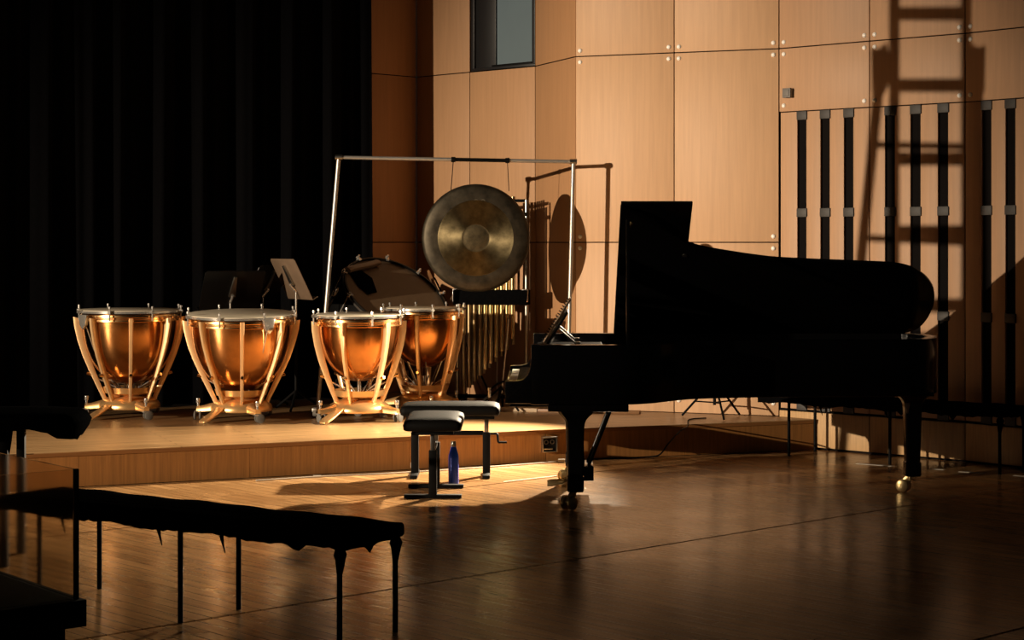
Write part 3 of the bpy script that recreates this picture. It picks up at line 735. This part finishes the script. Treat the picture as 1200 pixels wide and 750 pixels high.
# pale board on the riser and dark board leaning by the drum
pb = thing('floor_board', 'long pale board lying on the riser along the wall base', 'board', (.23, 15.14, RZ), math.atan2(-.40, 1.6))
MB().box((-.42, 0, .014), (.80, .09, .028)).build('board_length', M['palewood'], pb, bevel=.002)
MB().box((.40, 0, .012), (.83, .085, .024)).build('board_length', M['wood'], pb, bevel=.002)
q0, q1 = at(517, 352, 16.6), at(502, 319, 16.75)
lb = thing('leaning_board', 'narrow brown wooden board propped up behind the bass drum', 'board', (q0.x, q0.y, RZ))
dq = (q1-q0); q00 = q0-dq*((q0.z-RZ-.005)/dq.z)
MB().bar(q00-lb.location, q1-lb.location, .075, .02, up=(1, 0, 0)).build('plank', M['wood'], lb, bevel=.002)
MB().bar(q00-lb.location+Vector((.055, -.005, 0)), q1-lb.location+Vector((.055, -.005, -.05)), .012, .014, up=(1, 0, 0)).build('edge_strip', M['blackmetal'], lb)

# ------------------------------------------------------------------ music stands
def mstand(label, px, D, rz, zc, m, wd=.50, ht=.35):
    s = thing('music_stand', label, 'music stand', ((px-CX)/F*D, D, RZ), rz, 'music stands behind the timpani')
    zc -= RZ; tl_ = math.radians(27)
    u = Vector((0, math.sin(tl_), math.cos(tl_))); n2 = Vector((0, -math.cos(tl_), math.sin(tl_)))
    c0 = Vector((0, .045, zc))
    def q(a, b, t): return tuple(c0+Vector((a, 0, 0))+u*b+n2*t)
    MB().prism([(-wd/2,-ht/2),(wd/2,-ht/2),(wd/2,ht/2-.02),(wd/2-.02,ht/2),(-wd/2+.02,ht/2),(-wd/2,ht/2-.02)], lambda p: q(p[0], p[1], 0), lambda p: q(p[0], p[1], .006)).build('desk', m, s, bevel=.001)
    MB().prism([(-wd/2,.006),(wd/2,.006),(wd/2,.055),(-wd/2,.055)], lambda p: q(p[0], -ht/2, p[1]), lambda p: q(p[0], -ht/2+.006, p[1])).build('ledge', m, s)
    MB().prism([(-.03,-.05),(.03,-.05),(.012,.13),(-.012,.13)], lambda p: q(p[0], p[1], -.002), lambda p: q(p[0], p[1], -.02)).build('bracket', M['steel'], s, bevel=.002)
    MB().cyl((0, .045+.012, zc-.04), (0, .0, zc-.10), .011, n=8).build('tilt_joint', M['chrome'], s)
    MB().cyl((0, 0, .34), (0, 0, zc-.06), .0085, n=10).build('inner_pole', M['chrome'], s)
    MB().cyl((0, 0, .12), (0, 0, .60), .0135, n=10).build('outer_pole', M['blackmetal'], s)
    for k in range(3):
        a = 2*math.pi*k/3+.4; MB().tube([(0, 0, .16), (.10*math.cos(a), .10*math.sin(a), .09), (.22*math.cos(a), .22*math.sin(a), .011)], .0105, 8).build('leg', M['blackmetal'], s)
    return s
mstand('black music stand with chrome bracket nearest the curtain, broad desk', 270, 15.20, math.radians(-150), 1.21, M['standblack'], .52, .36)
mstand('black music stand seen nearly edge on beside the brown one', 308, 15.62, math.radians(-116), 1.25, M['standblack'], .46, .36)
mstand('brown desked music stand leaning beside the gong frame', 347, 15.28, math.radians(122), 1.30, M['standbrown'], .46, .37)

# ------------------------------------------------------------------ cloth covered long benches
def long_bench(label, loc, rz, seed):
    rn = random.Random(seed)
    b = thing('covered_bench', label, 'bench', loc, rz, 'long benches under black cloth')
    L0, L1, W = -1.12, .885, .195; zt = .452
    # cloth: top grid and ragged skirt
    per = []
    N1, N2 = 64, 12
    for i in range(N1): per.append((L0+(L1-L0)*i/N1, -W))
    for i in range(N2): per.append((L1, -W+2*W*i/N2))
    for i in range(N1): per.append((L1-(L1-L0)*i/N1, W))
    for i in range(N2): per.append((L0, W-2*W*i/N2))
    n = len(per); rings = []
    lump = lambda x, y: .002*math.sin(x*9+seed)+.002*math.sin(x*21+2*y)
    drop = []
    for i in range(n):
        dr_ = .064+.005*math.sin(i*.35+seed)+rn.uniform(-.005, .005)
        if rn.random() < .03: dr_ += rn.uniform(.01, .035)
        drop.append(dr_)
    rings.append([(max(L0+.1, min(L1-.1, x)), y*.5, zt+.003+lump(x, y)) for x, y in per])
    rings.append([(x, y, zt+lump(x, y)) for x, y in per])
    rings.append([(x*1.006, y*1.03, zt-.012+lump(x, y)) for x, y in per])
    rings.append([(x*(1.008+.004*math.sin(i)), y*(1.02+.012*math.sin(i*.9)), zt-.045) for i, (x, y) in enumerate(per)])
    rings.append([(x*(1.006+.006*math.sin(i*1.3)), y*(1.015+.02*math.sin(i*.7+1)), zt-drop[i]) for i, (x, y) in enumerate(per)])
    vv = [p for r in rings for p in r]; ff = [tuple(range(n))]
    for k in range(4): ff += [(k*n+i, k*n+(i+1) % n, (k+1)*n+(i+1) % n, (k+1)*n+i) for i in range(n)]
    MB().add(vv, ff).build('cloth_cover', M['cloth'], b, ang=70)
    MB().box(((L0+L1)/2, 0, zt-.03), (L1-L0-.04, 2*W-.03, .045)).build('board', M['blackmetal'], b)
    for x in (-.86, 0, .86):
        for y in (-.18, .18):
            MB().cyl((x, y, 0), (x, y, zt-.05), .0115, n=10).build('leg', M['blackmetal'], b)
    for y, h in ((-.18, .055), (.18, .05)):
        MB().tube([(.86, y, zt-.065), (.866, y-.004, zt-.085), (.863, y, zt-.105), (.86, y, zt-.105-h)], [.02, .028, .021, .013], 9).build('cloth_knot', M['cloth'], b)
    for x in (-.62, -.05, .22):
        x += rn.uniform(-.08, .08); MB().tube([(x, -W*1.02, zt-.06), (x+.01, -W*1.03, zt-.09), (x+.022, -W*1.02, zt-.115-rn.uniform(0, .02))], [.011, .006, .002], 5).build('torn_strip', M['cloth'], b)
    return b
ang = math.atan2(-.559, .829)
long_bench('long bench under ragged black cloth beside the clear acrylic case', (-1.293, 8.04, 0), ang, 3)
long_bench('long bench under black cloth against the slotted wall behind the piano', (2.84, 13.65, 0), math.radians(-41.7), 8)

# ------------------------------------------------------------------ draped table at the edge
tb = thing('draped_table', 'black table with a black cloth draped over its corner', 'table', (-2.73, 9.45, -.0), .05)
MB().box((-.05, 0, .70), (.80, .5, .04)).build('tabletop', M['blackmetal'], tb, bevel=.004)
for x in (-.35, .085, .215):
    for y in (-.2, .2):
        if x == -.35 or y < 0 or x == .215: MB().box((x, y, .34), (.042, .042, .68)).build('leg', M['blackmetal'], tb, bevel=.003)
drp = []
N = 60
for i in range(N):
    a = 2*math.pi*i/N; ex = abs(math.cos(a))**.5*math.copysign(1, math.cos(a)); ey = abs(math.sin(a))**.5*math.copysign(1, math.sin(a))
    drp.append((ex, ey, i))
rn = random.Random(5)
def rgx(f, z, g=lambda i: 0): return [(.02+ex*.50*f+(.05 if ex > .9 else 0)*f, ey*.30*f, z+g(i)) for ex, ey, i in drp]
low = [rn.uniform(-.006, .006)+.03*math.sin(i*.42) for i in range(N)]
vv = rgx(.5, .755)+rgx(.95, .75)+rgx(1.0, .735)+rgx(1.04, .70)+rgx(1.02, .655, lambda i: low[i])
ff = [tuple(range(N))]+[(k*N+i, k*N+(i+1) % N, (k+1)*N+(i+1) % N, (k+1)*N+i) for k in range(4) for i in range(N)]
MB().add(vv, ff).build('cloth', M['cloth'], tb, ang=70)
MB().tube([(-.35, -.2, .5), (-.1, -.21, .42), (.08, -.2, .38)], .006, 6).build('hanging_strap', M['cloth'], tb)
for x in (.12, .235): MB().prism([(x-.03,.68),(x+.03,.68),(x+.02,.6),(x+.012,.555)], lambda p: (p[0], -.235, p[1]), lambda p: (p[0], -.228, p[1])).build('torn_flap', M['cloth'], tb)

# ------------------------------------------------------------------ acrylic case
cc = Vector((-1.535, 6.6, 0)); e1 = Vector((-.78, -.62, 0)).normalized(); e2 = Vector((-.62, .78, 0)).normalized(); SZ = .82
case = thing('acrylic_case', 'clear acrylic case on a black plinth in the dark foreground', 'display case', tuple(cc+(e1+e2)*SZ/2), math.atan2(-e1.y, -e1.x))
h = SZ/2
for c_, d_ in (((0,-h,.575),(SZ,.010,.455)), ((0,h,.575),(SZ,.010,.455)), ((h,0,.575),(.010,SZ-.02,.455)), ((-h,0,.575),(.010,SZ-.02,.455))):
    MB().box(c_, d_).build('acrylic_panel', M['acrylic'], case)
for c_, d_ in (((h+.002,-h-.002,.575),(.016,.016,.458)), ((h+.002,h+.002,.575),(.016,.016,.458)), ((-h-.002,-h-.002,.575),(.016,.016,.458)), ((-h-.002,h+.002,.575),(.016,.016,.458))):
    MB().box(c_, d_).build('corner_strip', M['standblack'], case, bevel=.002)
MB().box((0, 0, .298), (SZ+.06, SZ+.06, .095)).build('plinth_top', M['blackmetal'], case, bevel=.004)
MB().box((0, 0, .125), (SZ-.05, SZ-.05, .25)).build('plinth', M['blackmetal'], case, bevel=.004)

# ------------------------------------------------------------------ tripod lamp behind the piano, its cable, tape
HL = Vector((.96, 14.5, 1.57))
tp = Vector((1.575, 14.60, RZ))
lm = thing('tripod_lamp', 'black tripod work lamp standing behind the grand piano', 'lamp', tp)
MB().cyl((0, 0, .22), (0, 0, 1.24), .014, n=10).build('pole', M['blackmetal'], lm)
for a in (160, 280, 35):
    r = math.radians(a)
    MB().cyl((0, 0, .30), (.26*math.cos(r), .26*math.sin(r), .012), .009, n=8).build('leg', M['blackmetal'], lm)
    MB().cyl((0, 0, .12), (.155*math.cos(r), .155*math.sin(r), .125), .006, n=6).build('brace', M['blackmetal'], lm)
MB().cyl((0, 0, .10), (0, 0, .24), .012, n=8).build('lower_tube', M['blackmetal'], lm)
hl = HL-tp
MB().tube([(0, 0, 1.20), (hl.x*.5, hl.y*.5, 1.24), (hl.x*.95, hl.y*.95, hl.z-.03)], .011, 8).build('arm', M['blackmetal'], lm)
aim = (Vector((-1.75, 12.1, 0))-HL).normalized()
am = aim.to_track_quat('Z', 'Y').to_matrix().to_4x4(); am.translation = hl
hd = MB().lathe([(0,-.10),(.04,-.10),(.058,-.07),(.058,.02),(.066,.03),(.066,.05),(.060,.05),(.052,.03),(.052,-.06),(0,-.085)], 24).build('lamp_head', M['blackmetal'], lm); hd.matrix_local = am
ln = MB().lathe([(0,.004),(.035,.002),(.050,-.006),(.050,-.012),(0,-.012)], 24).build('lens', M['lens'], lm); ln.matrix_local = am
sp = spot('work_lamp_beam', HL+aim*.06, HL+aim*3, 3100, (1.0, .82, .58), 82, .95, .03)

cb1 = thing('lamp_cable', 'black cable running off the riser under the piano', 'cable', (1.5, 14.5, RZ))
pts = [Vector((1.50, 14.52, RZ+.006)), Vector((1.36, 14.40, RZ+.006)), gnd(806, 499, RZ+.008), gnd(798, 505, RZ+.004)+Vector((-.01, -.03, 0)), at(783, 520, 13.95), at(774, 532, 13.86), gnd(763, 535, .006), gnd(735, 536.5, .006), gnd(692, 538, .006), gnd(662, 540, .006)]
MB().tube([p-cb1.location for p in catmull(pts, 5)], .0055, 6).build('cord', M['blackmetal'], cb1)
cb2 = thing('floor_cable', 'thin pale cable lying on the floor along the riser base', 'cable', (-1.0, 12.9, 0))
pts = [gnd(658, 540, .012), gnd(640, 542, .007), gnd(600, 545, .006), gnd(545, 549, .006), gnd(500, 552, .006), gnd(440, 555.5, .006), gnd(380, 558, .006), gnd(300, 563, .006)]
MB().tube([p-cb2.location for p in catmull(pts, 5)], .0055, 6).build('cord', M['whitecable'], cb2)
MB().box(gnd(658, 540, .014)-cb2.location, (.05, .03, .026)).build('plug', M['whitecable'], cb2, bevel=.003)
TAPES = ('longest white tape strip on floor behind the piano tail leg', 'tiny stub of white tape next to the piano tail leg', 'white tape strip on the floor in front of the slotted wall bench', 'white tape strip farthest from the piano by the slotted wall')
for tj, (x0, y0, x1, y1) in enumerate(((1004, 543, 1050, 546.5), (1091, 549, 1107, 550.5), (1124, 552.5, 1153, 554.5), (1188, 557, 1215, 559))):
    a_, b_ = gnd(x0, y0, .001), gnd(x1, y1, .001); mid = (a_+b_)/2
    t_ = MB().bar(a_-mid, b_-mid, .04, .0016).build('floor_tape', M['tape'])
    t_.location = (mid.x, mid.y, .0009); tag(t_, TAPES[tj], 'tape', 'tape marks by the slotted wall')
a_, b_ = gnd(590, 564.5, .001), gnd(652, 557.5, .001); mid = (a_+b_)/2
t_ = MB().bar(a_-mid, b_-mid, .012, .0016).build('floor_tape', M['tape']); t_.location = (mid.x, mid.y, .0009)  # pale strip stands in for light reflected along the floor joint
tag(t_, 'long thin pale strip as light on the floor joint by the piano pedals', 'tape')
g_ = gnd(372, 556.5, .001); t_ = MB().box((0, 0, 0), (.055, .03, .0016)).build('floor_tape', M['tape']); t_.location = (g_.x, g_.y-.02, .0009)
tag(t_, 'tiny white tape square on floor at the riser foot', 'tape')

# ------------------------------------------------------------------ combination ladder standing out in the house (its shadow falls on the slotted wall)
def wallpt(px, py):
    i = 5; a, d, n, L = facet(i); s = spx(i, px); p = a+d*s; return Vector((p.x, p.y, HC-(py-HY)*p.y/F))
TL = .615
def ladp(px, py): return KEY+(wallpt(px, py)-KEY)*TL
pc = ladp(1089, 200)
ld = thing('combination_ladder', 'tall aluminium combination ladder standing opened in the dark house', 'ladder', (pc.x, pc.y, 0))
def lq(v): return Vector(v)-ld.location
bk_dir = Vector((KEY.x-pc.x, KEY.y-pc.y, 0)).normalized()
for px in (1048, 1133):
    t_ = lq(ladp(px, -40)); MB().bar((t_.x, t_.y, .0), (t_.x, t_.y, t_.z), .055, .024, up=bk_dir).build('stile', M['alu'], ld)
for py in (16, 100, 186, 272, 358, 444):
    a_, b_ = lq(ladp(1048, py)), lq(ladp(1133, py)); MB().cyl(a_, b_, .033, n=10).build('rung', M['alu'], ld)
RAILS = ((1034, 984, -1), (1144, 1148, 1))
def rail(px0, px1):
    a_ = lq(ladp(px0, 60)); e_ = lq(ladp(px1, 560)); e_ = a_+(e_-a_)*(a_.z/(a_.z-e_.z)); e_.z = 0
    return a_+bk_dir*.04, e_+bk_dir*.35
for px0, px1, sg in RAILS:
    a_, e_ = rail(px0, px1)
    MB().bar(a_, e_, .085 if sg > 0 else .055, .026, up=bk_dir).build('stile', M['alu'], ld)
    hh = lq(ladp(px0+2*sg, 80)); sd_ = Vector((-bk_dir.y, bk_dir.x, 0))
    MB().prism([(-.045,-.11),(.02,-.12),(.05,-.06),(.045,.05),(.03,.12),(-.01,.09),(-.05,.1)], lambda p: hh+sd_*p[0]*-sg+Vector((0,0,p[1]))-bk_dir*.02, lambda p: hh+sd_*p[0]*-sg+Vector((0,0,p[1]))+bk_dir*.05).build('hinge', M['blackmetal'], ld, bevel=.006)
for k in range(1, 7):
    f = k/7.5
    MB().cyl(rail(1034, 984)[0].lerp(rail(1034, 984)[1], f), rail(1144, 1148)[0].lerp(rail(1144, 1148)[1], f), .017, n=10).build('rung', M['alu'], ld)
